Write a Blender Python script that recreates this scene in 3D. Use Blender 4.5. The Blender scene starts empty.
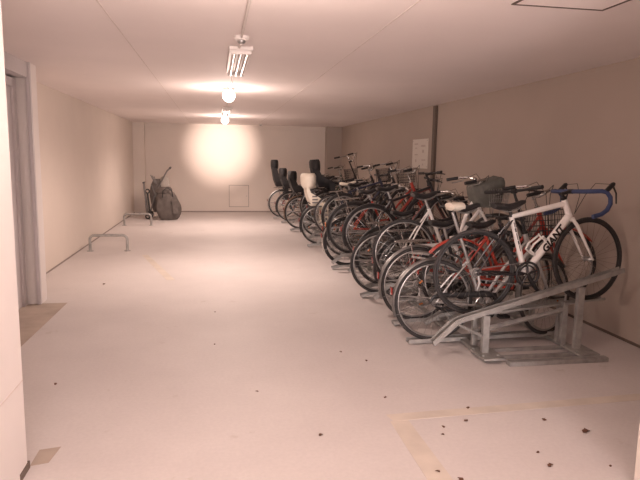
import bpy, math, random
from mathutils import Vector, Matrix
V = Vector
random.seed(7)
sc = bpy.context.scene
COL = sc.collection
PI = math.pi
R_ = math.radians

# ------------------------------------------------------------------ materials
def mat(name, col, rough=0.6, metal=0.0, var=0.08, scale=18.0, bump=0.0, coat=0.0):
    m = bpy.data.materials.new(name); m.use_nodes = True
    nt = m.node_tree; b = nt.nodes['Principled BSDF']
    tc = nt.nodes.new('ShaderNodeTexCoord')
    nz = nt.nodes.new('ShaderNodeTexNoise'); nz.inputs['Scale'].default_value = scale; nz.inputs['Detail'].default_value = 4
    nt.links.new(tc.outputs['Object'], nz.inputs['Vector'])
    rp = nt.nodes.new('ShaderNodeValToRGB')
    rp.color_ramp.elements[0].position = 0.3; rp.color_ramp.elements[1].position = 0.7
    rp.color_ramp.elements[0].color = tuple(max(0, c*(1-var)) for c in col) + (1,)
    rp.color_ramp.elements[1].color = tuple(min(1, c*(1+var)) for c in col) + (1,)
    nt.links.new(nz.outputs['Fac'], rp.inputs['Fac']); nt.links.new(rp.outputs['Color'], b.inputs['Base Color'])
    b.inputs['Roughness'].default_value = rough; b.inputs['Metallic'].default_value = metal
    if coat: b.inputs['Coat Weight'].default_value = coat
    if bump:
        bp = nt.nodes.new('ShaderNodeBump'); bp.inputs['Strength'].default_value = bump; bp.inputs['Distance'].default_value = 0.01
        nt.links.new(nz.outputs['Fac'], bp.inputs['Height']); nt.links.new(bp.outputs['Normal'], b.inputs['Normal'])
    return m

def emat(name, col, strength):
    m = bpy.data.materials.new(name); m.use_nodes = True
    nt = m.node_tree; b = nt.nodes['Principled BSDF']
    b.inputs['Base Color'].default_value = (*col, 1)
    b.inputs['Emission Color'].default_value = (*col, 1); b.inputs['Emission Strength'].default_value = strength
    return m

def floor_material():
    m = bpy.data.materials.new('painted concrete floor'); m.use_nodes = True
    nt = m.node_tree; N = nt.nodes; L = nt.links; b = N['Principled BSDF']
    tc = N.new('ShaderNodeTexCoord')
    def noise(s, d=4, r=0.55):
        n = N.new('ShaderNodeTexNoise'); n.inputs['Scale'].default_value = s; n.inputs['Detail'].default_value = d
        n.inputs['Roughness'].default_value = r; L.new(tc.outputs['Object'], n.inputs['Vector']); return n
    def ramp(src, p0, c0, p1, c1):
        r = N.new('ShaderNodeValToRGB'); r.color_ramp.elements[0].position = p0; r.color_ramp.elements[1].position = p1
        r.color_ramp.elements[0].color = (*c0, 1); r.color_ramp.elements[1].color = (*c1, 1)
        L.new(src, r.inputs['Fac']); return r
    def mix(f, a, c):
        x = N.new('ShaderNodeMixRGB'); L.new(f, x.inputs['Fac']); L.new(a, x.inputs['Color1']); L.new(c, x.inputs['Color2']); return x
    base = ramp(noise(0.8, 6, 0.6).outputs['Fac'], 0.3, FLOOR_A, 0.7, FLOOR_B)
    fine = ramp(noise(45, 3).outputs['Fac'], 0.35, (0.95, 0.95, 0.95), 0.65, (1, 1, 1))
    mul = N.new('ShaderNodeMixRGB'); mul.blend_type = 'MULTIPLY'; mul.inputs['Fac'].default_value = 1
    L.new(base.outputs['Color'], mul.inputs['Color1']); L.new(fine.outputs['Color'], mul.inputs['Color2'])
    st = ramp(noise(2.6, 5, 0.7).outputs['Fac'], 0.64, (0, 0, 0), 0.74, (0.5, 0.5, 0.5))
    dirt = N.new('ShaderNodeRGB'); dirt.outputs[0].default_value = (0.40, 0.33, 0.27, 1)
    mx = mix(st.outputs['Color'], mul.outputs['Color'], dirt.outputs[0])
    L.new(mx.outputs['Color'], b.inputs['Base Color'])
    b.inputs['Roughness'].default_value = 0.62
    bp = N.new('ShaderNodeBump'); bp.inputs['Strength'].default_value = 0.08; bp.inputs['Distance'].default_value = 0.004
    L.new(noise(30, 5).outputs['Fac'], bp.inputs['Height']); L.new(bp.outputs['Normal'], b.inputs['Normal'])
    return m

FLOOR_A = (0.585, 0.535, 0.52); FLOOR_B = (0.67, 0.62, 0.60)
M = dict(
    wall=mat('painted wall', (0.72, 0.635, 0.57), 0.75, var=0.03, scale=1.2, bump=0.05),
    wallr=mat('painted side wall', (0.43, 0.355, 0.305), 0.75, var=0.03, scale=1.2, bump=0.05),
    jamb=mat('pale painted pillar', (0.78, 0.73, 0.71), 0.6, var=0.03, scale=2),
    ceil=mat('ceiling board', (0.84, 0.76, 0.735), 0.8, var=0.03, scale=1.0),
    joint=mat('joint line', (0.30, 0.25, 0.22), 0.8),
    seam=mat('ceiling seam', (0.70, 0.62, 0.58), 0.8),
    greydoor=mat('blue grey metal', (0.58, 0.54, 0.55), 0.45, var=0.04, scale=3),
    dark=mat('dark brown trim', (0.13, 0.095, 0.075), 0.6),
    hatchline=mat('brown frame line', (0.10, 0.07, 0.055), 0.6),
    steel=mat('galvanised steel', (0.36, 0.35, 0.335), 0.5, 0.45, var=0.2, scale=14),
    dull=mat('dull aluminium', (0.20, 0.195, 0.19), 0.4, 0.8, var=0.05),
    chrome=mat('polished metal', (0.50, 0.49, 0.47), 0.25, 1.0, var=0.05),
    alu=mat('brushed aluminium', (0.42, 0.41, 0.40), 0.38, 0.8, var=0.05),
    tyre=mat('tyre rubber', (0.032, 0.029, 0.029), 0.75, var=0.2, scale=60),
    black=mat('black plastic', (0.018, 0.017, 0.018), 0.5, var=0.15),
    blackpaint=mat('gloss black paint', (0.020, 0.018, 0.020), 0.3, var=0.1, coat=0.4),
    seatfab=mat('black padded vinyl', (0.016, 0.014, 0.015), 0.7, var=0.2),
    white=mat('white paint', (0.80, 0.77, 0.74), 0.35, var=0.02, coat=0.3),
    cream=mat('cream plastic', (0.78, 0.71, 0.60), 0.5, var=0.03),
    red=mat('red paint', (0.42, 0.045, 0.028), 0.35, var=0.06, coat=0.4),
    maroon=mat('dark red paint', (0.20, 0.03, 0.025), 0.35, var=0.06, coat=0.4),
    navy=mat('dark navy paint', (0.025, 0.03, 0.06), 0.35, var=0.06, coat=0.4),
    brown=mat('brown paint', (0.16, 0.09, 0.05), 0.35, var=0.06, coat=0.4),
    green=mat('dark green paint', (0.04, 0.07, 0.05), 0.35, var=0.06, coat=0.4),
    silver=mat('silver paint', (0.50, 0.49, 0.48), 0.35, 0.5, var=0.04),
    blue=mat('blue bar tape', (0.035, 0.055, 0.14), 0.6, var=0.15, scale=50),
    cover=mat('grey green cover cloth', (0.13, 0.13, 0.115), 0.85, var=0.15, scale=20, bump=0.2),
    reflector=mat('red reflector', (0.22, 0.02, 0.015), 0.2, var=0.05),
    amber=mat('orange reflector', (0.4, 0.13, 0.04), 0.2, var=0.05),
    ink=mat('black lettering', (0.015, 0.013, 0.013), 0.5, var=0.0),
    paper=mat('paper', (0.72, 0.66, 0.60), 0.8, var=0.02),
    print_=mat('faded print', (0.56, 0.48, 0.43), 0.8, var=0.05),
    bag=mat('dark grey bag cloth', (0.13, 0.11, 0.10), 0.9, var=0.25, scale=9, bump=0.4),
    bundle=mat('pale wrapped cloth', (0.45, 0.40, 0.36), 0.85, var=0.15, scale=9, bump=0.3),
    greyframe=mat('grey painted tube', (0.17, 0.155, 0.15), 0.5),
    yellow=mat('faded yellow floor paint', (0.62, 0.55, 0.48), 0.6, var=0.08, scale=6),
    bare=mat('bare brown concrete', (0.44, 0.36, 0.30), 0.8, var=0.12, scale=5),
    leaf=mat('dry leaf', (0.13, 0.055, 0.03), 0.8, var=0.3),
    lampwhite=mat('white lamp housing', (0.72, 0.66, 0.62), 0.5, var=0.02),
    tube_off=mat('unlit tube glass', (0.85, 0.79, 0.74), 0.25, var=0.01),
    glow=emat('lit lamp glass', (1.0, 0.88, 0.78), 14.0),
    floor=floor_material(),
)

# ------------------------------------------------------------------ mesh builder
class MB:
    def __init__(s): s.v = []; s.f = []
    def _add(s, vs, fs):
        o = len(s.v); s.v += [V(x) for x in vs]; s.f += [tuple(i+o for i in f) for f in fs]; return s
    def box(s, a, b, bev=0.0):
        x0, y0, z0 = a; x1, y1, z1 = b
        c = [(x, y, z) for z in (z0, z1) for y in (y0, y1) for x in (x0, x1)]
        return s._add(c, [(0, 2, 3, 1), (4, 5, 7, 6), (0, 1, 5, 4), (2, 6, 7, 3), (0, 4, 6, 2), (1, 3, 7, 5)])
    def tube(s, pts, r, n=8, closed=False, cap=True, flat=None):
        pts = [V(p) for p in pts]; k = len(pts)
        rr = r if isinstance(r, (list, tuple)) else [r]*k
        vs = []; fs = []; up = None
        for i, p in enumerate(pts):
            if closed: t = (pts[(i+1) % k]-pts[i-1])
            else: t = pts[min(i+1, k-1)]-pts[max(i-1, 0)]
            t = t.normalized() if t.length > 1e-9 else V((0, 0, 1))
            if up is None:
                a = V((0, 1, 0)) if abs(t.y) < 0.9 else V((1, 0, 0))
                up = (a-t*a.dot(t)).normalized()
            else:
                up = (up-t*up.dot(t))
                up = up.normalized() if up.length > 1e-6 else V((0, 0, 1))
            w = t.cross(up)
            fu = flat if flat else 1.0
            for j in range(n):
                a = 2*PI*j/n
                vs.append(p+(up*math.cos(a)*fu+w*math.sin(a))*rr[i])
        m = k if closed else k-1
        for i in range(m):
            for j in range(n):
                a = i*n+j; b = i*n+(j+1) % n; c = ((i+1) % k)*n+(j+1) % n; d = ((i+1) % k)*n+j
                fs.append((a, d, c, b))
        if cap and not closed:
            fs.append(tuple(range(n))); fs.append(tuple((k-1)*n+j for j in reversed(range(n))))
        return s._add(vs, fs)
    def ring(s, c, R, r, seg=40, n=8, axis='y', flat=None):
        c = V(c); pts = []
        for i in range(seg):
            a = 2*PI*i/seg
            d = V((math.cos(a), 0, math.sin(a))) if axis == 'y' else (V((math.cos(a), math.sin(a), 0)) if axis == 'z' else V((0, math.cos(a), math.sin(a))))
            pts.append(c+d*R)
        return s.tube(pts, r, n, closed=True, flat=flat)
    def arc(s, c, R, a0, a1, r, seg=20, n=6, flat=None):
        c = V(c)
        return s.tube([c+V((math.cos(a), 0, math.sin(a)))*R for a in [a0+(a1-a0)*i/seg for i in range(seg+1)]], r, n, flat=flat)
    def cyl(s, a, b, r, n=14): return s.tube([a, b], r, n)
    def loft(s, rings, cap=True):
        n = len(rings[0]); vs = [p for r in rings for p in r]; fs = []
        for i in range(len(rings)-1):
            for j in range(n):
                fs.append((i*n+j, i*n+(j+1) % n, (i+1)*n+(j+1) % n, (i+1)*n+j))
        if cap: fs.append(tuple(reversed(range(n)))); fs.append(tuple((len(rings)-1)*n+j for j in range(n)))
        return s._add(vs, fs)
    def ball(s, c, rx, ry, rz, n=12, m=8):
        c = V(c); rings = []
        for i in range(1, m):
            t = PI*i/m-PI/2
            rings.append([c+V((rx*math.cos(t)*math.cos(2*PI*j/n), ry*math.cos(t)*math.sin(2*PI*j/n), rz*math.sin(t))) for j in range(n)])
        return s.loft(rings)
    def xf(s, m, start=0):
        for i in range(start, len(s.v)): s.v[i] = m @ s.v[i]
        return s
    def build(s, name, material, parent=None, smooth=True):
        me = bpy.data.meshes.new(name); me.from_pydata([tuple(p) for p in s.v], [], s.f); me.validate(); me.update()
        import bmesh
        bm = bmesh.new(); bm.from_mesh(me); bmesh.ops.recalc_face_normals(bm, faces=bm.faces); bm.to_mesh(me); bm.free()
        me.materials.append(material)
        if smooth:
            me.polygons.foreach_set('use_smooth', [True]*len(me.polygons))
            try: me.set_sharp_from_angle(angle=R_(40))
            except Exception: pass
        o = bpy.data.objects.new(name, me); COL.objects.link(o)
        if parent: o.parent = parent
        return o

def tag(o, label=None, cat=None, group=None, kind=None):
    if label: o['label'] = label
    if cat: o['category'] = cat
    if group: o['group'] = group
    if kind: o['kind'] = kind
    return o
def empty(name, loc=(0, 0, 0), rot=(0, 0, 0)):
    o = bpy.data.objects.new(name, None); COL.objects.link(o); o.location = loc; o.rotation_euler = rot; o.empty_display_size = 0.1; return o
def struct(name, mb, m, smooth=False): return tag(mb.build(name, m, None, smooth), kind='structure')
def bevel(o, w=0.004, seg=2):
    b = o.modifiers.new('bevel', 'BEVEL'); b.width = w; b.segments = seg; b.limit_method = 'ANGLE'; return o

# ------------------------------------------------------------------ the room
XL, XR, YB, H = -2.12, 3.42, 16.13, 2.36
YF = -5.0
struct('floor', MB().box((-3.6, YF, -0.1), (XR+0.2, YB+0.2, 0)), M['floor'])
struct('ceiling', MB().box((-3.6, YF, H), (XR+0.2, YB+0.2, H+0.1)), M['ceil'])
struct('wall_left', MB().box((XL-0.15, 6.32, 0), (XL, YB+0.15, H)), M['wall'])
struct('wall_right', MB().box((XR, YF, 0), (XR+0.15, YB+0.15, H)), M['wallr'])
struct('wall_back', MB().box((XL, YB, 0), (XR, YB+0.15, H)), M['wall'])
# alcove on the left between the near pillar and the left wall
struct('wall_alcove', MB().box((XL-0.15, 6.14, 0), (-1.74, 6.32, H)), M['jamb'])
struct('wall_near_left', MB().box((-3.6, YF, 0), (-0.9, 2.81, H)), M['jamb'])
struct('wall_near_right', MB().box((1.94, YF, 0), (XR, 2.27, H)), M['wall'])
# blue grey metal door set in the alcove's side wall
struct('wall_alcove_side', MB().box((-2.15, 2.81, 0), (-1.93, 6.14, H)), M['jamb'])
d = struct('door_1', MB().box((-1.93, 4.95, 0.005), (-1.89, 6.02, 2.12)), M['greydoor'])
f = MB(); f.box((-1.93, 6.02, 0.0), (-1.865, 6.10, 2.2)).box((-1.93, 4.87, 0.0), (-1.865, 4.95, 2.2)).box((-1.93, 4.95, 2.12), (-1.865, 6.02, 2.2))
f.build('door_frame', M['greydoor'], d, False)
struct('trim_1', MB().box((-1.93, 2.81, 2.22), (-1.76, 6.14, H)), M['greydoor'])
struct('trim_2', MB().box((-1.775, 6.105, 0), (-1.74, 6.14, H)), M['greydoor'])
# seam of the near pillar and its dark foot
struct('trim_3', MB().box((-0.901, 0.2, 0.447), (-0.898, 2.81, 0.452)), M['seam'])
struct('trim_4', MB().box((-0.93, 2.70, 0.0), (-0.894, 2.83, 0.035)), M['dark'])
# pillars in the far corners
struct('wall_corner_left', MB().box((XL, 15.92, 0), (-1.83, YB, H)), M['wall'])
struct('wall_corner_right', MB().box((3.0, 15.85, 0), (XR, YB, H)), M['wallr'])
struct('trim_5', MB().box((-1.83, 16.10, H-0.10), (3.0, YB, H)), M['wall'])
struct('baseboard_left', MB().box((XL, 6.33, 0), (XL+0.008, 15.92, 0.018)), M['joint'])
struct('baseboard_right', MB().box((XR-0.01, 2.3, 0), (XR, 15.85, 0.022)), M['dark'])
struct('baseboard_back', MB().box((-1.83, YB-0.01, 0), (3.0, YB, 0.03)), M['joint'])
# wall panel joints, ceiling board joints
n = 6
for X in (-0.65, 1.10):
    struct('trim_%d' % n, MB().box((X-0.004, -1, H-0.003), (X+0.004, 16.0, H+0.001)), M['seam']); n += 1
# faded floor paint and bare patches
def slab(poly, z=0.0015):
    k = len(poly); mb = MB()
    mb._add([(x, y, 0.0002) for x, y in poly]+[(x, y, z) for x, y in poly],
            [tuple(range(k, 2*k))]+[(i, (i+1) % k, k+(i+1) % k, k+i) for i in range(k)])
    return mb
for poly, mm in [
    ([(1.0, 3.06), (1.94, 3.10), (3.4, 3.16), (3.4, 3.25), (1.94, 3.19), (0.98, 3.15)], 'yellow'),
    ([(0.97, 1.9), (1.10, 1.9), (1.09, 3.06), (0.98, 3.06)], 'yellow'),
    ([(-1.12, 9.07), (-0.60, 7.17), (-0.50, 7.17), (-1.03, 9.07)], 'yellow'),
    ([(-1.89, 4.3), (-1.52, 4.3), (-1.50, 6.14), (-1.73, 6.14), (-1.89, 6.10)], 'bare'),
    ([(-0.90, 2.84), (-0.82, 2.86), (-0.80, 3.02), (-0.90, 3.00)], 'bare'),
]:
    struct('trim_%d' % n, slab(poly), M[mm]); n += 1

def hatch(name, loc, sx, sy, nrm, label, cat, fr=0.012, pm='ceil'):
    """a framed flush panel; local x, y span it, local z points into the room"""
    e = empty(name, loc); tag(e, label, cat)
    z = V(nrm); x = V((1, 0, 0)) if abs(z.x) < .5 else V((0, 1, 0)); y = z.cross(x)
    m3 = Matrix((x, y, z)).transposed(); e.rotation_euler = m3.to_euler()
    f = MB()
    f.box((-sx/2, -sy/2, 0), (sx/2, -sy/2+fr, 0.006)).box((-sx/2, sy/2-fr, 0), (sx/2, sy/2, 0.006))
    f.box((-sx/2, -sy/2+fr, 0), (-sx/2+fr, sy/2-fr, 0.006)).box((sx/2-fr, -sy/2+fr, 0), (sx/2, sy/2-fr, 0.006))
    f.build('frame', M['hatchline'] if pm == 'ceil' else M['joint'], e, False)
    MB().box((-sx/2+fr, -sy/2+fr, 0), (sx/2-fr, sy/2-fr, 0.003)).build('panel', M[pm], e, False)
    MB().cyl((sx/2-0.06, 0, 0.003), (sx/2-0.06, 0, 0.008), 0.012).build('latch', M['alu'], e)
    return e
hatch('ceiling_hatch', (1.89, 2.84, H-0.0005), 0.56, 0.56, (0, 0, -1), 'square inspection hatch with dark frame in the ceiling at top right', 'hatch', 0.014)
hatch('wall_hatch', (0.62, YB-0.0005, 0.44), 0.54, 0.60, (0, -1, 0), 'pale square access panel low in the far wall under the bright glow', 'hatch', 0.012, 'wall')

# vertical brown channel and paper notice on the right wall
o = MB().box((XR-0.045, 8.80, 0.0), (XR, 8.90, 2.345)).box((XR-0.05, 8.79, 1.2), (XR, 8.91, 1.215)).build('wall_duct', M['dark'], None, False)
tag(bevel(o), 'narrow dark brown vertical duct running up the right wall', 'duct')
e = tag(empty('paper_notice', (XR, 9.54, 1.36)), 'pale paper notice fixed on the right wall left of the dark duct', 'notice')
bevel(MB().box((-0.006, -0.38, 0), (-0.001, 0.38, 0.49)).build('sheet', M['paper'], e, False), 0.001)
for (y0, y1, z0, z1) in [(0.10, 0.28, .40, .42), (.14, .24, .33, .35), (-.26, -.06, .36, .39), (-.2, -.12, .26, .31), (.1, .26, .22, .24), (.16, .22, .10, .15), (-.28, -.1, .13, .15), (-.18, -.14, .05, .08)]:
    MB().box((-0.0075, y0, z0), (-0.006, y1, z1)).build('print_block', M['print_'], e, False)
for y in (-0.35, 0.35):
    for z in (0.03, 0.46): MB().cyl((-0.006, y, z), (-0.011, y, z), 0.008, 8).build('pin', M['alu'], e)

# ------------------------------------------------------------------ ceiling run: conduit, lamps, sensors
tag(MB().tube([(0.19, 1.0, H-0.013), (0.19, 12.3, H-0.013)], 0.009, 8).build('ceiling_conduit', M['lampwhite']),
    'thin pale conduit running along the middle of the ceiling between the lamps', 'conduit')
def lamp(y, x, label, zc=2.262, r=0.078):
    e = tag(empty('ceiling_lamp', (x, y, H)), label, 'lamp', 'round ceiling lamps')
    MB().tube([(0, 0, 0), (0, 0, -0.012), (0, 0, -0.034)], [0.075, 0.075, 0.062], 24).build('lamp_base', M['lampwhite'], e)
    g = MB(); rings = []
    for i in range(9):
        t = PI*(0.18+0.80*i/8)
        rings.append([V((r*math.sin(t)*math.cos(a*PI/12), r*math.sin(t)*math.sin(a*PI/12), (zc-H)+r*math.cos(t))) for a in range(24)])
    g.loft(rings).build('globe', M['glow'], e)
    return e
lamp(7.60, 0.17, 'bright lit round ceiling lamp, the larger of the two glowing in view')
lamp(12.70, 0.20, 'small bright round ceiling lamp nearest the glowing far wall')
lamp(2.55, 0.22, 'lit round ceiling lamp just above the top edge of the picture')
def fluo(y0, y1, label):
    e = tag(empty('fluorescent_fixture', (0.205, (y0+y1)/2, H)), label, 'light fixture', 'unlit fluorescent fixtures')
    h = (y1-y0)/2
    bevel(MB().box((-0.095, -h, -0.03), (0.095, h, -0.0)).build('housing', M['lampwhite'], e, False), 0.006)
    for sx in (-0.052, 0.0, 0.052):
        MB().cyl((sx, -h+0.03, -0.046), (sx, h-0.03, -0.046), 0.017, 12).build('tube', M['tube_off'], e)
    for sy in (-1, 1):
        bevel(MB().box((-0.08, sy*(h-0.02)-0.015, -0.06), (0.08, sy*(h-0.02)+0.015, -0.03)).build('tube_holder', M['lampwhite'], e, False), 0.004)
    return e
fluo(4.75, 6.05, 'unlit striped fluorescent fixture on the ceiling before the larger glowing lamp')
fluo(10.5, 11.8, 'small distant unlit fluorescent fixture just before the far glowing lamp')
def sensor(x, y, label):
    e = tag(empty('ceiling_sensor', (x, y, H)), label, 'sensor')
    MB().tube([(0, 0, 0), (0, 0, -0.02), (0, 0, -0.03)], [0.055, 0.055, 0.045], 20).build('base', M['lampwhite'], e)
    MB().ball((0, 0, -0.034), 0.03, 0.03, 0.022).build('lens', M['alu'], e)
sensor(0.19, 4.38, 'round pale ceiling sensor on the conduit before the unlit fixture')
sensor(1.15, 15.4, 'small dark ceiling sensor at the top of the far wall')

# ------------------------------------------------------------------ low hoop guards on the left
def hoop(y, label):
    e = tag(empty('hoop_guard', (-1.67, y, 0)), label, 'guard rail', 'low hoop guards')
    w, h, r = 0.28, 0.25, 0.07; p = [(-w, 0, 0.004)]
    for i in range(6): a = PI-PI/2*i/5; p.append((-w+r+r*math.cos(a), 0, h-r+r*math.sin(a)))
    for i in range(6): a = PI/2-PI/2*i/5; p.append((w-r+r*math.cos(a), 0, h-r+r*math.sin(a)))
    p.append((w, 0, 0.004))
    MB().tube(p, 0.021, 12).build('rail', M['steel'], e)
    for s in (-1, 1): bevel(MB().cyl((s*w, 0, 0.0), (s*w, 0, 0.008), 0.05, 20).build('base_plate', M['steel'], e), .002)
hoop(9.5, 'nearer low bent metal hoop guard standing by the left wall')
hoop(13.0, 'farther low metal hoop guard beside the bundled grey bag')

# ------------------------------------------------------------------ things in the far left corner
def blob(c, dims, seed, n=20, m=12, k=0.12):
    rnd = random.Random(seed); ph = [rnd.uniform(0, 6.28) for _ in range(6)]; rings = []; c = V(c)
    for i in range(m+1):
        t = i/m; z = t*dims[2]; w = (math.sin(PI*(0.14+0.80*t)))**0.45
        if i == 0: w *= .9
        rings.append([c+V((dims[0]/2*w*math.cos(a)*(1+k*math.sin(3*a+ph[0]+3*t)+k*.6*math.sin(5*a+ph[1]-5*t)), dims[1]/2*w*math.sin(a)*(1+k*math.sin(2*a+ph[2])+k*.5*math.sin(7*a+ph[3]+4*t)), z)) for a in [2*PI*j/n for j in range(n)]])
    return MB().loft(rings)
e = tag(empty('luggage_bag', (-1.10, 14.15, 0), (0, R_(-4), R_(10))), 'bulky dark grey cloth bag slumped in the far left corner', 'bag')
blob((0, 0, 0), (0.56, 0.40, 0.68), 3).build('body', M['bag'], e)
blob((-0.04, 0.02, 0.60), (0.36, 0.26, 0.18), 5).build('flap', M['bag'], e)
MB().tube([(-0.12, -0.14, 0.55), (-0.10, -0.18, 0.70), (0, -0.16, 0.77), (0.10, -0.18, 0.70), (0.12, -0.14, 0.55)], 0.012, 6).build('strap', M['black'], e)
MB().box((0.08, -0.215, 0.15), (0.2, -0.13, 0.5)).build('pocket', M['bag'], e)
e = tag(empty('folded_pushchair', (-1.43, 14.75, 0), (0, 0, R_(5))), 'folded pushchair with raised handle standing behind the grey bag', 'pushchair')
fr = MB()
for s in (-0.14, 0.14):
    fr.tube([(-0.16, s, 0.12), (-0.06, s, 0.5), (0.10, s, 0.85), (0.26, s, 1.14), (0.32, s, 1.20)], 0.015, 8)
    fr.tube([(0.10, s, 0.10), (-0.02, s, 0.5), (-0.12, s, 0.82)], 0.013, 8)
fr.tube([(-0.16, -.14, .12), (-.16, .14, .12)], 0.012, 8)
fr.build('frame', M['greyframe'], e)
MB().tube([(0.32, -0.14, 1.20), (0.34, 0, 1.22), (0.32, 0.14, 1.20)], 0.024, 8).build('handle', M['black'], e)
blob((0.02, 0, 0.14), (0.34, 0.28, 0.80), 8).build('seat_cloth', M['bag'], e)
blob((0.20, 0, 0.66), (0.26, 0.24, 0.34), 9).build('rain_cover', M['bundle'], e)
for x in (-0.16, 0.10):
    for s in (-0.16, 0.16):
        w = MB().ring((x, s, 0.075), 0.062, 0.013, 24, 8).build('wheel', M['tyre'], e)
        MB().cyl((x, s-.012, 0.075), (x, s+.012, 0.075), 0.052, 16).build('rim', M['greyframe'], w)
hood = MB()
for i in range(3):
    hood.tube([(0.02-0.03*i, -0.13, 0.80+0.02*i), (-0.05-0.04*i, -0.12, 0.99+0.02*i), (-0.05-0.04*i, 0.12, 0.99+0.02*i), (0.02-0.03*i, 0.13, 0.80+0.02*i)], 0.009, 6)
hood.build('hood_ribs', M['greyframe'], e)
e = tag(empty('folded_scooter', (-1.60, 14.30, 0), (0, R_(-5), 0)), 'slim dark upright folded kick scooter left of the grey bag', 'scooter')
MB().tube([(0, 0, 0.10), (0.0, 0, 0.45), (0.0, 0, 0.86)], [0.03, 0.026, 0.02], 10).build('stem', M['greyframe'], e)
bevel(MB().box((0.04, -0.055, 0.06), (0.075, 0.055, 0.62)).build('deck', M['black'], e, False), .01)
MB().tube([(0, -0.13, 0.87), (0, 0.13, 0.87)], 0.018, 8).build('handlebar', M['black'], e)
for x, z in ((0.0, 0.06), (0.06, 0.66)):
    MB().ring((x, 0, z), 0.045, 0.016, 20, 8).build('wheel', M['tyre'], e)
MB().tube([(0.0, 0, 0.06), (0.06, 0, 0.08)], 0.02, 8).build('hinge', M['steel'], e)

# ------------------------------------------------------------------ bicycles
def spoke_mb(r_in, r_out, n=28):
    m = MB()
    for i in range(n):
        a = 2*PI*i/n; s = 0.028 if i % 2 else -0.028; da = 0.42*(1 if (i//2) % 2 else -1)
        m.tube([(r_in*math.cos(a+da), s, r_in*math.sin(a+da)), (r_out*math.cos(a), 0, r_out*math.sin(a))], 0.0013, 3, cap=False)
    return m
_wc = {}
def wheel_meshes(R, tw, rimk):
    k = (R, tw, rimk)
    if k not in _wc:
        t = MB().ring((0, 0, 0), R-tw, tw, 56, 10)
        rw = tw*1.15
        rim = MB().ring((0, 0, 0), R-2*tw-0.004, 0.009, 56, 8)
        sp = spoke_mb(0.022, R-2*tw-0.006)
        hub = MB().tube([(0, -0.05, 0), (0, -0.045, 0), (0, -0.032, 0), (0, -0.026, 0), (0, 0.026, 0), (0, 0.032, 0), (0, 0.045, 0), (0, 0.05, 0)], [.009, .014, .026, .015, .015, .026, .014, .009], 14)
        objs = [t.build('tyre', M['tyre']), rim.build('rim', M[rimk]), sp.build('spokes', M['chrome']), hub.build('hub', M['alu'])]
        ms = []
        for o in objs: ms.append(o.data); bpy.data.objects.remove(o)
        _wc[k] = ms
    return _wc[k]

def obj_of(name, me, parent, mtx=None):
    o = bpy.data.objects.new(name, me); COL.objects.link(o); o.parent = parent
    if mtx is not None: o.matrix_local = mtx
    return o

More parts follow.
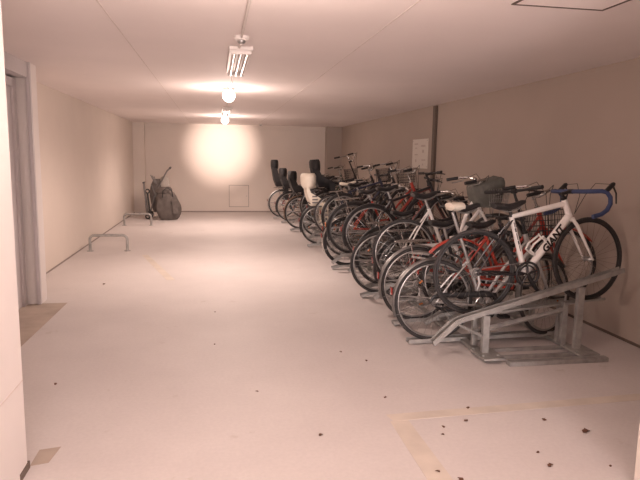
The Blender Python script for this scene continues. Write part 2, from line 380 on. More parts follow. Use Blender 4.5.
def bike(loc, pitch, yaw, label, kind='city', R=0.34, W=1.06, tw=0.0165, frame='blackpaint', rimk='alu', fender='alu', basket=None, saddle='black', steer=0.0,
         bars='swept', child=None, carrier=True, guard=None, stand=True, saddle_z=0.0, bar_z=0.0, saddle_back=None, reflect='reflector', cover=None, name='bicycle', lettering=False, light=True, fork=None, lock=False, saddle_x=0, fend_end=200, seat_k=.78, basket_dz=0, reach=.07):
    root = tag(empty(name, loc, (0, -pitch, yaw)), label, 'bicycle', 'bicycles in the rack')
    fm = M[frame]; fk = M[fork or frame]
    RH = V((0, 0, R)); FH = V((W, 0, R))
    road = kind in ('road', 'hybrid')
    bb = V((0.425, 0, R-0.055))
    ha = R_(72); hd = V((-math.cos(ha), 0, math.sin(ha)))       # steering axis, upward
    perp = V((-math.sin(ha), 0, -math.cos(ha)))
    crown = FH+perp*0.045+hd*(0.375 if R > .3 else .32)
    htop = crown+hd*(0.17 if road else 0.20)
    hbot = crown+hd*0.02
    sa = R_((77.5 if kind == 'road' else 73.0) if road else 70); sd = V((-math.cos(sa), 0, math.sin(sa)))
    sl = 0.475 if kind == 'road' else (0.46 if kind == 'hybrid' else (0.50 if kind == 'mixte' else 0.42))
    st = bb+sd*sl
    f = MB()
    if kind == 'road':
        f.tube([st, st+(htop-hd*0.035-st)*0.5, htop-hd*0.035], [0.019, 0.021, 0.023], 12)
        f.tube([bb, bb+(hbot+hd*.01-bb)*.5, hbot+hd*0.01], [0.025, 0.030, 0.031], 14)
        f.tube([bb, st], [0.023, 0.019], 12)
        f.tube([hbot, htop], [0.026, 0.023], 14)
    elif kind == 'hybrid':
        f.tube([st-sd*0.03, htop-hd*0.04], 0.016, 10); f.tube([bb, hbot+hd*0.01], 0.019, 12)
        f.tube([bb, st], 0.016, 10); f.tube([hbot, htop], 0.021, 12)
    elif kind == 'mixte':
        low = bb+V((0.03, 0, 0.16))
        f.tube([htop-hd*0.03, hbot+hd*.05+V((-.14, 0, -.10)), low+V((.12, 0, .015)), low+V((.02, 0, 0))], 0.019, 12)
        f.tube([hbot+hd*.01, bb], 0.017, 12)
        f.tube([bb, st], 0.0165, 10); f.tube([hbot, htop], 0.021, 12)
    else:
        q = (hbot+bb)*.5
        f.tube([htop-hd*0.07, q+V((-.02, 0, .10)), bb+V((.06, 0, .12)), bb+sd*0.13], 0.0135, 10)
        f.tube([hbot+hd*.02, q+V((-.01, 0, -.02)), bb+V((.03, 0, .01))], 0.018, 10)
        f.tube([bb, st], 0.0155, 10); f.tube([hbot, htop], 0.021, 12)
    f.cyl(bb+V((0, -.036, 0)), bb+V((0, .036, 0)), 0.022, 16)
    for s in (-1, 1):
        g = MB() if kind == 'road' else f
        g.tube([bb+V((-.02, s*.025, 0)), bb+V((-.12, s*.045, .01)), RH+V((0.0, s*.06, 0))], [0.011, .010, .007], 8)
        g.tube([st-sd*0.025+V((0, s*.012, 0)), (st+RH)*.5+V((0, s*.042, 0)), RH+V((0, s*.06, 0))], 0.0075, 8)
        if kind == 'road':
            if s == 1: g.tube([RH+V((0, -.065, 0)), RH+V((0, .065, 0))], 0.008, 8)
            g.build('stay', M['blackpaint'], root)
    if kind != 'road': f.tube([RH+V((0, -.065, 0)), RH+V((0, .065, 0))], 0.008, 8)
    fo = f.build('frame', fm, root)
    # steered group
    S = Matrix.Translation(crown) @ Matrix.Rotation(steer, 4, hd) @ Matrix.Translation(-crown)
    def wheel(nm, c, mtx=None):
        t, rim, sp, hb = wheel_meshes(R, tw, rimk)
        mm = Matrix.Translation(c) @ Matrix.Rotation(random.uniform(0, 6.28), 4, 'Y')
        if mtx is not None: mm = mtx @ mm
        w = obj_of(nm, t, root, mm)
        obj_of('rim', rim, w); obj_of('spokes', sp, w); obj_of('hub', hb, w)
        if reflect and kind != 'road':
            bevel(MB().box((R*0.55, -.005, -.018), (R*0.60, .005, .018)).build('reflector', M['amber'], w, False), .003)
        return w
    rw = wheel('rear_wheel', RH); fw = wheel('front_wheel', FH, S)
    # fork
    g = MB()
    for s in (-1, 1):
        g.tube([crown+V((0, s*.03, 0)), crown.lerp(FH, .16)+V((0, s*.05, 0)), crown.lerp(FH, .6)+V((0, s*.052, 0)), FH+V((0, s*.055, 0))], [.014, .015, .012, .008], 10)
    g.tube([crown+V((0, -.036, 0)), crown+V((0, .036, 0))], .018, 10)
    g.tube([crown, hbot], 0.018, 10); g.tube([FH+V((0, -.06, 0)), FH+V((0, .06, 0))], 0.007, 8)
    g.xf(S).build('front_fork', fk, root)
    # stem + bars
    sh = 0.06 if road else 0.11
    stop = htop+hd*(sh+bar_z)
    g = MB(); g.tube([htop-hd*.01, stop], 0.0135 if road else .011, 10); g.cyl(htop, htop+hd*.02, 0.023, 14)
    if bars == 'drop': bc = stop+V((0.085, 0, 0.012))
    elif bars == 'flat': bc = stop+V((reach, 0, 0.01))
    else: bc = stop+V((0.04, 0, 0.01))
    g.tube([stop+V((-.012, 0, 0)), bc], .014, 10); g.cyl(bc+V((0, -.022, 0)), bc+V((0, .022, 0)), .019, 12)
    g.xf(S).build('stem', M['black'] if road or bars == 'flat' else M['chrome'], root)
    if bars == 'drop':
        h = MB()
        def half(s):
            return [bc+(p_-bc)*1.24 for p_ in [bc+V((0, s*.02, 0)), bc+V((0, s*.12, 0)), bc+V((.01, s*.185, 0)), bc+V((.05, s*.207, -.002)), bc+V((.085, s*.21, -.012)), bc+V((.108, s*.212, -.045)), bc+V((.105, s*.214, -.085)), bc+V((.075, s*.216, -.122)), bc+V((.03, s*.218, -.142)), bc+V((-.035, s*.22, -.150))]]
        for s in (-1, 1): h.tube(half(s), .0170, 12)
        hb = h.xf(S).build('handlebar', M['blue'], root)
        for s in (-1, 1):
            k = MB(); k.tube([bc+V((.095, s*.258, -.01)), bc+V((.13, s*.258, .012)), bc+V((.165, s*.258, .038)), bc+V((.18, s*.258, .045))], [.017, .019, .019, .012], 10)
            k.xf(S).build('hood', M['black'], hb)
            k = MB(); k.tube([bc+V((.170, s*.258, .02)), bc+V((.19, s*.262, -.03)), bc+V((.175, s*.275, -.11))], [.009, .008, .006], 8, flat=.6)
            k.xf(S).build('brake_lever', M['black'], hb)
            k = MB(); k.tube([bc+V((.16, s*.255, .04)), bc+V((.15, s*.10, .05)), bc+V((.11, s*.03, -.04)), hbot+V((.05, s*.0, .02))], .0025, 5)
            k.xf(S).build('cable', M['black'], hb)
    elif bars == 'flat':
        h = MB(); h.tube([bc+V((-.02, -.28, .012)), bc+V((0, -.12, .005)), bc, bc+V((0, .12, .005)), bc+V((-.02, .28, .012))], .0115, 10)
        hb = h.xf(S).build('handlebar', M['black'], root)
        for s in (-1, 1):
            k = MB(); k.tube([bc+V((-.010, s*.18, .009)), bc+V((-.02, s*.285, .012))], .0165, 10); k.xf(S).build('grip', M['black'], hb)
            k = MB(); k.tube([bc+V((.0, s*.14, .0)), bc+V((.045, s*.155, -.01)), bc+V((.05, s*.24, -.022))], [.012, .007, .006], 8); k.xf(S).build('brake_lever', M['black'], hb)
            k = MB(); k.tube([bc+V((.02, s*.14, .0)), bc+V((.10, s*.09, .02)), bc+V((.09, s*.03, -.09)), hbot+V((.04, 0, .03))], .003, 5); k.xf(S).build('cable', M['black'], hb)
    else:
        up = .05 if bars == 'swept' else .11
        h = MB()
        for s in (-1, 1): h.tube([bc, bc+V((.015, s*.06, .01)), bc+V((.03, s*.14, up)), bc+V((.0, s*.21, up+.015)), bc+V((-.09, s*.245, up+.01)), bc+V((-.20, s*.265, up-.005))], .0105, 8)
        hb = h.xf(S).build('handlebar', M['chrome'], root)
        for s in (-1, 1):
            k = MB(); k.tube([bc+V((-.10, s*.248, up+.009)), bc+V((-.215, s*.268, up-.006))], .0165, 10); k.xf(S).build('grip', M['black'], hb)
            k = MB(); k.tube([bc+V((-.05, s*.235, up+.01)), bc+V((-.06, s*.225, up-.02)), bc+V((-.17, s*.24, up-.04))], [.01, .007, .006], 8); k.xf(S).build('brake_lever', M['alu'], hb)
            k = MB(); k.tube([bc+V((-.04, s*.225, up)), bc+V((.06, s*.16, up+.05)), bc+V((.09, s*.04, 0)), hbot+V((.04, 0, .02))], .003, 5); k.xf(S).build('cable', M['black'], hb)
        k = MB(); k.ball(bc+V((.02, .10, .05)), .025, .025, .02); k.xf(S).build('bell', M['chrome'], hb)
    # saddle
    sp0 = st; sp1 = st+sd*(0.10+saddle_z)
    MB().tube([sp0-sd*.02, sp1], .0135, 10).build('seat_post', M['alu'] if not kind == 'road' else M['black'], root)
    ws = .065 if road else .095; ls = .27 if road else .25; c = sp1+V((0.0+saddle_x, 0, .035)); rings = []
    for i in range(9):
        t = i/8; x = -ls*.5+ls*t; w = ws*(1-t)**1.2*(1-.12*(1-t))+.018; th = .028*(1-.35*t); zt = .012*math.cos(t*PI*2)+.008*(t)
        if i == 0: w *= .72; th *= .6
        if i == 8: w *= .5; th *= .6
        rings.append([c+V((x, w*math.cos(a), zt+th*math.sin(a)*(1 if math.sin(a) > 0 else 1.25))) for a in [2*PI*j/14 for j in range(14)]])
    sd_o = MB().loft(rings).build('saddle', M[saddle], root)
    k = MB()
    for s in (-1, 1): k.tube([c+V((-.09, s*.025, -.02)), c+V((-.03, s*.022, -.045)), c+V((.04, s*.022, -.042)), c+V((.10, s*.012, -.015))], .004, 6)
    k.build('saddle_rails', M['alu'], sd_o)
    if saddle_back:
        rr = []
        for x, q in ((-.145, .5), (-.136, .9), (-.09, 1.04), (-.03, 1.03)):
            t = (x+ls*.5)/ls; w = (ws*(1-max(t, 0))**1.2+.018)*q
            rr.append([c+V((x, w*math.cos(a), .012+.031*q*math.sin(a)*(1 if math.sin(a) > 0 else 1.25))) for a in [2*PI*j/14 for j in range(14)]])
        tag(MB().loft(rr).build('saddle_back', M[saddle_back], sd_o), 'cream rear of the saddle')
    # crankset, chain, pedals
    cr = 0.095 if road else 0.082
    g = MB(); g.ring(bb+V((0, -.045, 0)), cr, .010 if road else .006, 32, 6, flat=.8)
    if road: g.ring(bb+V((0, -.038, 0)), cr*.72, .007, 28, 6)
    for i in range(5):
        a = 2*PI*i/5+.3; g.tube([bb+V((0, -.045, 0)), bb+V((cr*math.cos(a), -.045, cr*math.sin(a)))], [.011, .006], 6)
    ca = R_(random.choice([200, 215, 160, 20, -30]) if kind != 'road' else -62)
    cd = V((math.cos(ca), 0, math.sin(ca)))*.168
    g.tube([bb+V((0, -.05, 0)), bb+V((0, -.062, 0))+cd], [.016, .011], 8); g.tube([bb+V((0, .05, 0)), bb+V((0, .062, 0))-cd], [.016, .011], 8)
    g.cyl(bb+V((0, -.06, 0)), bb+V((0, .06, 0)), .012, 10)
    cs = g.build('crankset', M['black'] if road else M['chrome'], root)
    for s, p in ((-1, bb+cd), (1, bb-cd)):
        k = MB(); k.cyl(p+V((0, s*.06, 0)), p+V((0, s*.135, 0)), .007, 8); k.box(p+V((-.04, s*.075-.004, -.012)), p+V((.04, s*.075+.004, .012))).box(p+V((-.04, s*.125-.004, -.012)), p+V((.04, s*.125+.004, .012)))
        k.box(p+V((-.045, s*.10-.03, -.011)), p+V((-.033, s*.10+.03, .011))).box(p+V((.033, s*.10-.03, -.011)), p+V((.045, s*.10+.03, .011)))
        k.build('pedal', M['black'], root, False)
    if guard:
        z0 = bb+V((.10, -.058, .0)); rg = []
        k = MB(); k.tube([bb+V((.115, -.06, 0)), bb+V((.08, -.06, .088)), bb+V((-.02, -.06, .105)), RH+V((.06, -.068, .055)), RH+V((-.03, -.068, .045)), RH+V((-.055, -.068, .005))], [.020, .024, .026, .020, .018, .012], 8, flat=.45)
        k.tube([bb+V((.115, -.06, 0)), bb+V((.07, -.06, -.09)), RH+V((.05, -.068, -.04))], [.014, .012, .010], 8, flat=.45)
        k.build('chain_guard', M[guard], root)
    rc = 0.035
    k = MB(); y = -.045
    k.tube([bb+V((0, y, cr)), RH+V((0, y, rc))], .0045, 5); k.tube([bb+V((0, y, -cr)), RH+V((.01, y, -.05 if road else -rc))], .0045, 5)
    k.arc(bb+V((0, y, 0)), cr, -PI/2, PI/2, .0045, 10, 5); k.arc(RH+V((0, y, 0)), rc, PI/2, 3*PI/2, .0045, 8, 5)
    k.build('chain', M['greyframe'], root)
    if road:
        k = MB()
        for i in range(5): k.ring(RH+V((0, -.034-.004*i, 0)), .034+.0-.003*i+.008, .003, 20, 5)
        k.tube([RH+V((0.005, -.055, -.02)), RH+V((.015, -.055, -.07)), RH+V((-.005, -.05, -.13))], [.012, .014, .010], 8)
        k.ring(RH+V((.0, -.05, -.12)), .02, .004, 12, 5)
        k.build('rear_gears', M['alu'], root)
        for c_, s_, mx in ((crown-hd*.03+V((.03, 0, -.0)), 1, S), (st-sd*.10+V((-.05, 0, -.03)), -1, None)):
            k = MB()
            for s in (-1, 1): k.tube([c_+V((0, 0, .01)), c_+V((0, s*.035, -.012)), c_+V((s_*.01, s*.03, -.05))], [.008, .009, .006], 6)
            if mx is not None: k.xf(mx)
            k.build('brake', M['black'], root)
    if fender:
        def fend(c, a0, a1, nm, mtx=None):
            k = MB(); Rf = R+.014; w = .026; prof = [(-w, -.010), (-w*.7, .002), (0, .007), (w*.7, .002), (w, -.010), (w*.7, -.001), (0, .004), (-w*.7, -.001)]
            rings = []
            for i in range(25):
                a = a0+(a1-a0)*i/24; d = V((math.cos(a), 0, math.sin(a)))
                rings.append([c+d*(Rf+pz)+V((0, py, 0)) for py, pz in prof])
            k.loft(rings)
            for aa in (a1-.05,):
                d = V((math.cos(aa), 0, math.sin(aa)))
                for s in (-1, 1): k.tube([c+d*(Rf-.004)+V((0, s*.026, 0)), c+V((0, s*.06, 0))], .0025, 5)
            if mtx is not None: k.xf(mtx)
            return k.build(nm, M[fender], root)
        fend(RH, R_(5), R_(fend_end), 'rear_fender'); fend(FH, R_(35), R_(190), 'front_fender', S)
        p = RH+V((math.cos(R_(165)), 0, math.sin(R_(165))))*(R+.03)
        bevel(MB().box(p+V((-.012, -.022, -.03)), p+V((.0, .022, .03))).build('rear_reflector', M[reflect], root, False), .004)
    if carrier and kind != 'road':
        zt = 2*R+.055; k = MB(); x0, x1 = -.20, .17
        for y in (-.055, .055): k.tube([(x1, y*.5, zt-.01), (x1-.05, y, zt), (x0+.02, y, zt), (x0, y*.4, zt)], .005, 6)
        k.tube([(x0, -.022, zt), (x0, .022, zt)], .005, 6); k.tube([(x1-.06, 0, zt), (x0, 0, zt)], .004, 6)
        for x in (-.1, 0, .08): k.tube([(x, -.055, zt), (x, .055, zt)], .0035, 5)
        for s in (-1, 1): k.tube([(-.08, s*.055, zt), (-.01, s*.07, R+.02)], .005, 6)
        k.build('rear_carrier', M['chrome'] if frame != 'blackpaint' else M['black'], root)
    if stand and kind != 'road':
        k = MB(); k.tube([RH+V((.0, .075, 0)), RH+V((-.20, .095, .02)), RH+V((-.27, .10, .02))], .007, 6); k.build('kickstand', M['alu'], root)
    if basket:
        c = crown+hd*.06+V((.19, 0, .02)); k = MB(); bw, bd, bh = .17, .11, (.22 if not cover else .17)
        if cover: c = c-V((.04, 0, 0))
        c = c+V((0, 0, basket_dz)); bx = bw; n1 = 5 if basket != 'solid' else 5
        def rect(t, z):
            w = bd*(.80+.20*t); l = .15*(.82+.18*t)
            return [c+V((-w, -l, z)), c+V((w*1.05, -l, z)), c+V((w*1.05, l, z)), c+V((-w, l, z))]
        for i in range(6):
            t = i/5; p = rect(t, bh*t); k.tube(p, .0050 if i == 5 else .0028, 5, closed=True)
        p0 = rect(0, 0); p1 = rect(1, bh)
        for e_ in range(4):
            nseg = 9
            for j in range(nseg):
                q = j/nseg; a = p0[e_].lerp(p0[(e_+1) % 4], q); b = p1[e_].lerp(p1[(e_+1) % 4], q); k.tube([a, b], .0026, 4, cap=False)
        for j in range(1, 9):
            q = j/9; k.tube([p0[0].lerp(p0[1], q), p0[3].lerp(p0[2], q)], .0026, 4, cap=False)
            k.tube([p0[0].lerp(p0[3], q), p0[1].lerp(p0[2], q)], .0026, 4, cap=False)
        for s in (-1, 1): k.tube([c+V((.03, s*.08, 0)), FH+V((0, s*.065, 0))], .004, 6)
        bo = k.xf(S).build('basket', M[basket], root)
        if cover:
            k = MB(); rr = []
            for i, (z, q) in enumerate(((-.01, .72), (.05, .86), (.11, .94), (.17, .98), (.20, .92), (.215, .75))):
                rg = []
                for j in range(20):
                    a = 2*PI*j/20; ca_, sa_ = math.cos(a), math.sin(a)
                    sx = abs(ca_)**.45*(1 if ca_ > 0 else -1); sy = abs(sa_)**.45*(1 if sa_ > 0 else -1)
                    rg.append(c+V((-.085+bd*q*sx*1.55, .155*q*sy, z+.07*(sx*.5+.5)*(z/.25)+.008*math.sin(5*a+i))))
                rr.append(rg)
            k.loft(rr).xf(S).build('basket_cover', M[cover], bo)
    if light and kind != 'road':
        c = crown+hd*.03+V((.05, 0, -.01)) if not basket else FH+V((.02, -.075, .10))
        k = MB(); k.tube([c, c+V((.03, 0, 0)), c+V((.05, 0, 0))], [.014, .026, .028], 12); k.xf(S).build('headlamp', M['chrome'], root)
    if child:
        cm = M[child]; c = V((-.02, 0, 2*R+.08)) if child != 'cream' else V((-.05, 0, 2*R-.01)); fx = 0 if child != 'cream' else .08
        base = MB(); ring = []
        # bucket shell: back, sides, seat pan
        def prof(z, y0, xb, xf, th=.018):
            z = z*seat_k; y0 = y0*(1.18 if z < .25 else 1.0); xf = max(xf-fx, xb+.03)
            return [c+V((xb, -y0, z)), c+V((xf, -y0, z)), c+V((xf, -y0+th, z)), c+V((xb+th, -y0+th, z)), c+V((xb+th, y0-th, z)), c+V((xf, y0-th, z)), c+V((xf, y0, z)), c+V((xb, y0, z))]
        base.loft([prof(.02, .13, -.12, .14), prof(.10, .16, -.15, .15), prof(.16, .165, -.17, .10), prof(.26, .16, -.19, -.05), prof(.42, .15, -.21, -.09), prof(.50, .13, -.22, -.14)])
        base.box(c+V((-.12, -.13, 0)), c+V((.15, .13, .03)))
        cs_ = base.build('child_seat', cm, root)
        k = MB(); rr = []
        for z, q in ((-.14, .75), (-.10, 1.0), (-.02, 1.12), (.07, 1.12), (.11, .90)):
            z += (.54 if child != 'cream' else .50)*seat_k; q *= 1.0 if child != 'cream' else 1.35
            rr.append([c+V((-.145+.085*q*math.cos(a), .15*q*math.sin(a), z)) for a in [2*PI*j/18 for j in range(18)]])
        k.loft(rr); k.build('headrest', cm, cs_)
        for s in (-1, 1):
            k = MB(); k.box(c+V((.06, s*.16-.02, -.30)), c+V((.16, s*.16+.02, .06))); k.box(c+V((.04, s*.17-.05, -.32)), c+V((.22, s*.17+.04, -.29)))
            k.build('footrest', cm, cs_, False)
        bevel(MB().box(c+V((-.14, -.11, .03)), c+V((.12, .11, .055))).build('cushion', M['seatfab'], cs_, False), .01)
        k = MB()
        for s in (-1, 1): k.tube([c+V((-.16, s*.05, .42*seat_k)), c+V((-.08, s*.055, .28*seat_k)), c+V((.02, s*.03, .06))], .010, 6, flat=.4)
        k.build('harness', M['seatfab'] if child != 'cream' else M['greyframe'], cs_)
        if child == 'cream':
            k = MB()
            for i in range(3): k.box(c+V((.08, -.1835, -.24+.07*i)), c+V((.14, -.160, -.20+.07*i)))
            for i in range(3): k.box(c+V((-.11, -.199, .05+.05*i)), c+V((-.01-.01*i, -.17, .075+.05*i)))
            k.build('slots', M['greyframe'], cs_, False)
    if lock:
        MB().ring(RH+V((.16, 0, .30)), .07, .011, 24, 8).build('wheel_lock', M['black'], root)
    if lettering:
        d_ = (hbot+hd*.01-bb).normalized(); u_ = V((-d_.z, 0, d_.x)); nrm = V((0, -1, 0))
        cu = bpy.data.curves.new('lettering', 'FONT'); cu.body = 'GIANT'; cu.size = .078; cu.extrude = .0012; cu.offset = .0035; cu.space_character = 1.02; cu.shear = .2
        cu.align_x = 'CENTER'; cu.align_y = 'CENTER'
        cu.materials.append(M['ink'])
        tmp = bpy.data.objects.new('tmp', cu); COL.objects.link(tmp); bpy.context.view_layer.update()
        me = bpy.data.meshes.new_from_object(tmp.evaluated_get(bpy.context.evaluated_depsgraph_get())); bpy.data.objects.remove(tmp)
        o = bpy.data.objects.new('lettering', me); COL.objects.link(o); o.parent = fo
        pos = bb+d_*((hbot-bb).length*.60)+V((0, -.0295, 0))
        mm = Matrix((d_, u_, nrm)).transposed().to_4x4(); mm.translation = pos; o.matrix_local = mm
        tag(o, 'black capital letters on the white down tube')
        # dark marks on the seat tube
        sdn = (st-bb).normalized(); k = MB()
        for t, l, w in ((.40, .05, .006), (.52, .03, .010), (.60, .055, .006), (.74, .03, .011), (.82, .04, .006)):
            a = bb+sdn*(sl*t)+V((0, -.0210, 0)); k.tube([a, a+sdn*l], w*.55, 6, flat=.3)
        k.build('seat_tube_marks', M['ink'], fo)
        # white bottle cage on the down tube
        k = MB(); p0 = bb+d_*.16+u_*.028; ax = d_
        for s in (-1, 1):
            k.tube([p0, p0+V((0, s*.034, 0))+u_*.03, p0+V((0, s*.036, 0))+u_*.075, p0+ax*.05+V((0, s*.036, 0))+u_*.085, p0+ax*.15+V((0, s*.034, 0))+u_*.06, p0+ax*.15+V((0, s*.02, 0))+u_*.01, p0+ax*.14], .0085, 8)
        k.tube([p0+ax*.13+V((0, -.034, 0))+u_*.06, p0+ax*.15+u_*.085, p0+ax*.13+V((0, .034, 0))+u_*.06], .006, 8)
        k.tube([p0, p0+ax*.15], .007, 8)
        k.build('bottle_cage', M['white'], root)
    return root

CITY = dict(kind='city', tw=.0185)
B = []   # every slot: y, rear x, rear contact z, front contact z
def slot(y, hx, z0, z1, label, yaw=0.0, **kw):
    W = kw.get('W', 1.06 if kw.get('kind', 'city') == 'city' else 1.02)
    kw['W'] = W
    p = math.asin((z1-z0)/W)
    R = kw.get('R', .34)
    # the hub sits at hx: move the contact point for the tilt
    x = hx+math.sin(p)*R
    B.append((y, x, z0, z1, W))
    return bike((x, y, z0), p, yaw, label, **kw)

LO = (.045, .075); HI = (.27, .40)
slot(4.20, 1.99, .295, .385, 'white road bike with blue taped drop handlebars and black lettering on the down tube', kind='road', W=.985, R=.342, tw=.0155, frame='white', rimk='black', fender=None, bars='drop', saddle='black', carrier=False, stand=False, saddle_z=-.045, lettering=True, steer=R_(8), bar_z=-.012)
slot(4.43, 1.755, .02, .04, 'city bike with cream backed saddle and black wire basket behind the white road bike', kind='city', frame='silver', bars='flat', basket='black', saddle='black', saddle_back='cream', fender='dull', steer=R_(24), W=1.005, saddle_z=.31, saddle_x=.11, bar_z=.25, reach=.0, basket_dz=.08, stand=True, guard='black', lock=True, carrier=False)
slot(4.70, 2.06, .17, .26, 'red bicycle with red mudguards standing behind the lettered white road bike', kind='city', frame='red', fender='red', R=.325, W=1.0, guard='red', fend_end=135, saddle='black', saddle_z=-.03, steer=R_(-6), carrier=False)
slot(4.95, 1.79, *LO, 'black bicycle with thin dull grey mudguards in the low slot behind the red bicycle', kind='hybrid', frame='black', fender='dull', bars='flat', saddle='black', carrier=True, guard=None, saddle_z=.03, steer=R_(8))
slot(5.42, 1.82, .275, .33, 'white step through bicycle with grey covered front basket', kind='mixte', frame='white', R=.328, W=.96, rimk='alu', fender=None, basket='alu', cover='cover', saddle='black', guard='white', carrier=False, stand=False, steer=R_(-4), bar_z=-0.03)
slot(5.72, 1.95, *LO, 'red framed bicycle with black mudguards just past the white step through bicycle', frame='red', rimk='dull', fender='black', saddle='black', steer=R_(5), carrier=True)
slot(6.03, 1.76, *LO, 'black low slot bicycle whose bare rear wheel sticks out past its neighbours', kind='hybrid', frame='blackpaint', fender=None, bars='flat', carrier=False, steer=R_(10), saddle_z=.02)
slot(6.85, 1.86, *HI, 'black upper slot bicycle with a wide flat bar near the dark duct', kind='hybrid', frame='blackpaint', fender='black', bars='flat', carrier=False, steer=R_(8), bar_z=.06)
slot(6.45, 1.92, *LO, 'navy low slot bicycle with black mudguards mid row', frame='navy', fender='black', rimk='dull', guard='black', saddle='black', steer=R_(-8))
slot(7.15, 1.95, .25, .36, 'dark red and black upper slot bicycle mid row', kind='hybrid', frame='maroon', fender='black', bars='flat', carrier=False, steer=R_(-5))
slot(7.45, 1.78, .25, .36, 'red framed upper slot city bike with black mudguards mid row', rimk='dull', frame='red', fender='black', carrier=True, steer=R_(6), reflect='amber')
slot(7.66, 1.76, *LO, 'black low slot bicycle with a bright silver rear mudguard mid row', frame='blackpaint', fender='chrome', guard='chrome', rimk='black', steer=R_(-4), lock=True)
slot(8.95, 1.98, .27, .38, 'black upper slot bicycle with high swept bars, just before the cream saddled one', frame='black', fender='black', basket='black', bars='high', steer=R_(8), bar_z=-.02)
slot(8.45, 1.92, *LO, 'brown low slot bicycle with black basket left of the paper notice', frame='brown', fender='black', steer=R_(-5), basket='black')
slot(9.30, 1.90, .25, .35, 'dark upper slot bicycle with a cream saddle', kind='hybrid', frame='navy', fender=None, bars='flat', saddle='cream', steer=R_(6), saddle_z=-.03, carrier=False)
slot(9.68, 1.74, *LO, 'silver bicycle carrying a cream child seat with rounded headrest', frame='silver', fender='black', child='cream', seat_k=.86, rimk='alu', basket='black', steer=R_(5))
slot(10.15, 1.95, .25, .35, 'black upper slot bicycle with black child seat behind the cream seat', frame='blackpaint', fender='black', child='seatfab', basket='black', steer=R_(-5), seat_k=.70)
slot(10.65, 1.90, *LO, 'black low slot bicycle with basket just past the nearest black child seat', frame='blackpaint', fender='black', basket='black', steer=R_(4))
slot(11.25, 1.95, .25, .35, 'upper slot black bicycle with tall upright bars rising above the row', kind='hybrid', frame='black', fender=None, bars='high', bar_z=.24, carrier=False, steer=R_(20))
slot(11.85, 1.72, *LO, 'brown bicycle with pale rims and the third black child seat from the row end', frame='brown', fender='brown', child='seatfab', basket='black', rimk='alu', steer=R_(-6), seat_k=.60)
slot(12.60, 1.92, .2, .3, 'dark green upper slot bicycle near the row end', frame='green', fender='black', basket='black', steer=R_(5))
slot(13.35, 1.70, *LO, 'black bicycle with black child seat, second from the row end', frame='blackpaint', fender='black', child='seatfab', basket='black', steer=R_(-3), seat_k=.66)
slot(14.25, 1.60, *LO, 'last bicycle of the row with tall black child seat, nearest the far wall', frame='maroon', fender='alu', child='seatfab', basket='black', steer=R_(6), seat_k=1.0)

# ------------------------------------------------------------------ the rack
rack = tag(empty('bicycle_rack', (2.4, 9.0, 0)), 'long galvanised steel two level bicycle rack with its nearest sloped slot empty', 'bicycle rack')
RX, RY = 2.4, 9.0
def P(x, y, z): return (x-RX, y-RY, z)
def channel(y, path, w=0.033, h=0.032, t=0.004):
    """U-shaped wheel channel following path [(x,z)...]; path is the channel floor"""
    prof = [(-w-t, h), (-w-t, -t), (w+t, -t), (w+t, h), (w, h), (w, 0), (-w, 0), (-w, h)]
    rings = []; k = len(path)
    for i, (x, z) in enumerate(path):
        a = path[max(i-1, 0)]; b = path[min(i+1, k-1)]
        d = V((b[0]-a[0], 0, b[1]-a[1])).normalized(); nrm = V((-d.z, 0, d.x))
        rings.append([V(P(x, y+py, z))+nrm*pz for py, pz in prof])
    return MB().loft(rings).build('wheel_channel', M['steel'], rack, False)
def post(x, y, z, w=.022): return bevel(MB().box(P(x-w, y-w*.8, 0.045), P(x+w, y+w*.8, z)).build('support_post', M['steel'], rack, False), .002)
# nearest, empty slot
y = 4.02
channel(y, [(1.60, .125), (1.615, .13), (1.79, .285), (1.84, .303), (3.15, .655)], h=.036, w=.028)
for yy_, pts in ((4.12, [(1.95, .17), (2.74, .335)]),):
    bevel(MB().tube([P(a, yy_, z) for a, z in pts], .022, 4).build('guide_rail', M['steel'], rack, False), .002)
    post(2.74, yy_, .40)
post(2.02, y, .335, .026); post(2.80, y, .54, .026)
bevel(MB().tube([P(1.80, y, .27), P(2.0, y, .17)], .012, 6).build('brace', M['steel'], rack, False), .001)
ys = sorted(B)
for (yy, x, z0, z1, W) in ys:
    s = (z1-z0)/W; xe = x+W+.13
    zf = lambda q: z0+(q-x)*s-.0045
    if z0 > .1:
        channel(yy, [(x-.30, zf(x-.30)*.45+.02), (x-.16, zf(x-.16)), (xe, zf(xe))], h=.015 if yy < 4.3 else .03, w=.026)
        for px in (2.02, 2.75 if yy < 4.3 else 2.80):
            if zf(px) > .12: post(px, yy, zf(px)-.006)
    else:
        channel(yy, [(x-.22, .012), (x-.12, zf(x-.12)), (xe, zf(xe))], h=.03)
y0, y1 = 3.96, 14.45
for x in (2.02, 2.80):
    bevel(MB().box(P(x-.035, y0, 0.006), P(x+.035, y1, .034)).build('floor_rail', M['steel'], rack, False), .003)
# base plates beneath the near end
for (xa, xb, ya, yb, z) in ((2.12, 2.93, 3.80, 3.86, .035), (2.05, 2.92, 3.95, 3.98, .03), (1.97, 2.90, 4.12, 4.15, .03)):
    bevel(MB().box(P(xa, ya, 0.001), P(xb, yb, z)).build('base_bar', M['steel'], rack, False), .003)
for x in (2.02, 2.80):
    bevel(MB().box(P(x-.075, 3.86, .03), P(x+.10, 4.12, .046)).build('foot_plate', M['steel'], rack, False), .003)
    for yy in (3.93, 4.10):
        for dx in (-.05, .07): MB().cyl(P(x+dx, yy, .046), P(x+dx, yy, .056), .010, 6).build('bolt', M['steel'], rack)

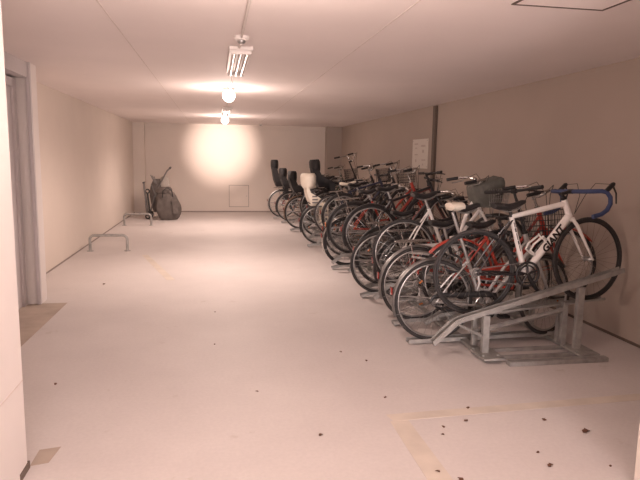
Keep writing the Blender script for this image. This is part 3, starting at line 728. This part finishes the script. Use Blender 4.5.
# ------------------------------------------------------------------ litter on the floor
lf = [(2.04, 2.78, .032), (1.64, 2.6, .014), (1.63, 2.47, .02), (1.13, 2.41, .026), (1.88, 2.95, .02), (1.51, 3.17, .016), (1.26, 2.95, .014), (1.22, 2.86, .014), (1.42, 3.0, .018), (1.05, 3.39, .016), (0.95, 4.29, .014), (1.1, 4.07, .016), (1.93, 2.42, .012), (0.55, 2.95, .018), (-.02, 4.6, .014), (.25, 3.6, .012), (-.02, 5.6, .014), (1.05, 2.5, .014), (-1.3, 7.0, .03), (-1.05, 3.9, .02)]
for i, (x, y, s) in enumerate(lf):
    s *= .72
    rnd = random.Random(i); k = MB(); top = []; bot = []
    for j in range(9):
        a = 2*PI*j/9; r = s*(1+.3*rnd.uniform(-1, 1))*(1 if abs(math.cos(a)) > .5 else .55)
        top.append(V((r*math.cos(a), r*math.sin(a), .003+.008*abs(math.sin(a))*s/.02)))
    k.loft([[p-V((0, 0, .0025)) for p in top], top])
    o = k.build('leaf_scrap', M['leaf']); o.location = (x, y, .0005); o.rotation_euler.z = rnd.uniform(0, 6)
    near = 'dark dry leaf scrap lying on the pale floor in front of the bicycle rack' if x > .3 else 'tiny dark scrap lying on the open floor left of the bicycles'
    tag(o, near, 'leaf', 'leaf scraps on the floor')

# ------------------------------------------------------------------ light
WARM = (1.0, 0.785, 0.685)
def point(name, loc, e, r=.06, col=WARM):
    l = bpy.data.lights.new(name, 'POINT'); l.energy = e; l.shadow_soft_size = r; l.color = col
    o = bpy.data.objects.new(name, l); COL.objects.link(o); o.location = loc; return o
def area(name, loc, e, size, rot=(0, 0, 0), col=WARM):
    l = bpy.data.lights.new(name, 'AREA'); l.energy = e; l.shape = 'DISK'; l.size = size; l.color = col
    o = bpy.data.objects.new(name, l); COL.objects.link(o); o.location = loc; o.rotation_euler = rot; return o
def spot(name, loc, to, e, ang, blend, r=.05, col=WARM):
    l = bpy.data.lights.new(name, 'SPOT'); l.energy = e; l.spot_size = R_(ang); l.spot_blend = blend; l.shadow_soft_size = r; l.color = col
    o = bpy.data.objects.new(name, l); COL.objects.link(o); o.location = loc
    o.rotation_euler = (V(to)-V(loc)).to_track_quat('-Z', 'Y').to_euler(); return o
def down(name, x, y, e): return spot(name, (x, y, 2.17), (x, y, 0), e, 165, .5, .07)
point('lamp_light_far', (0.20, 12.70, 1.98), 26); down('lamp_down_far', .2, 12.7, 150)
point('lamp_light_middle', (0.17, 7.60, 1.98), 28); down('lamp_down_middle', .17, 7.6, 145)
point('lamp_light_near', (0.22, 2.55, 2.0), 38)
spot('lamp_beam_far', (0.20, 12.80, 2.14), (0.17, YB, 1.74), 680, 40, 1.0)
a_ = area('entrance_daylight', (0.5, -4.8, 1.2), 360, 2.3, (R_(90), 0, 0), (1.0, .86, .84))
w = bpy.data.worlds.new('world'); sc.world = w; w.use_nodes = True
w.node_tree.nodes['Background'].inputs['Color'].default_value = (1, .82, .7, 1); w.node_tree.nodes['Background'].inputs['Strength'].default_value = 0.0

# ------------------------------------------------------------------ camera
fpx, yaw, pit, rol = 581.66, .178, .1394, .0163
cy, sy, cp, sp = math.cos(yaw), math.sin(yaw), math.cos(pit), math.sin(pit)
fw = V((sy*cp, cy*cp, -sp)); rt = V((cy, -sy, 0)); up = rt.cross(fw)
c, s = math.cos(rol), math.sin(rol)
rt, up = rt*c+up*s, up*c-rt*s
cam = bpy.data.cameras.new('camera'); cam.sensor_width = 36; cam.lens = fpx/640*36; cam.clip_start = .05
co = bpy.data.objects.new('camera', cam); COL.objects.link(co)
mm = Matrix((rt, up, -fw)).transposed().to_4x4(); mm.translation = (0, 0, 1.5); co.matrix_world = mm
sc.camera = co
sc.view_settings.view_transform = 'Standard'; sc.view_settings.look = 'None'
sc.view_settings.gamma = 1; sc.view_settings.use_curve_mapping = False
sc.view_settings.exposure = 0.1
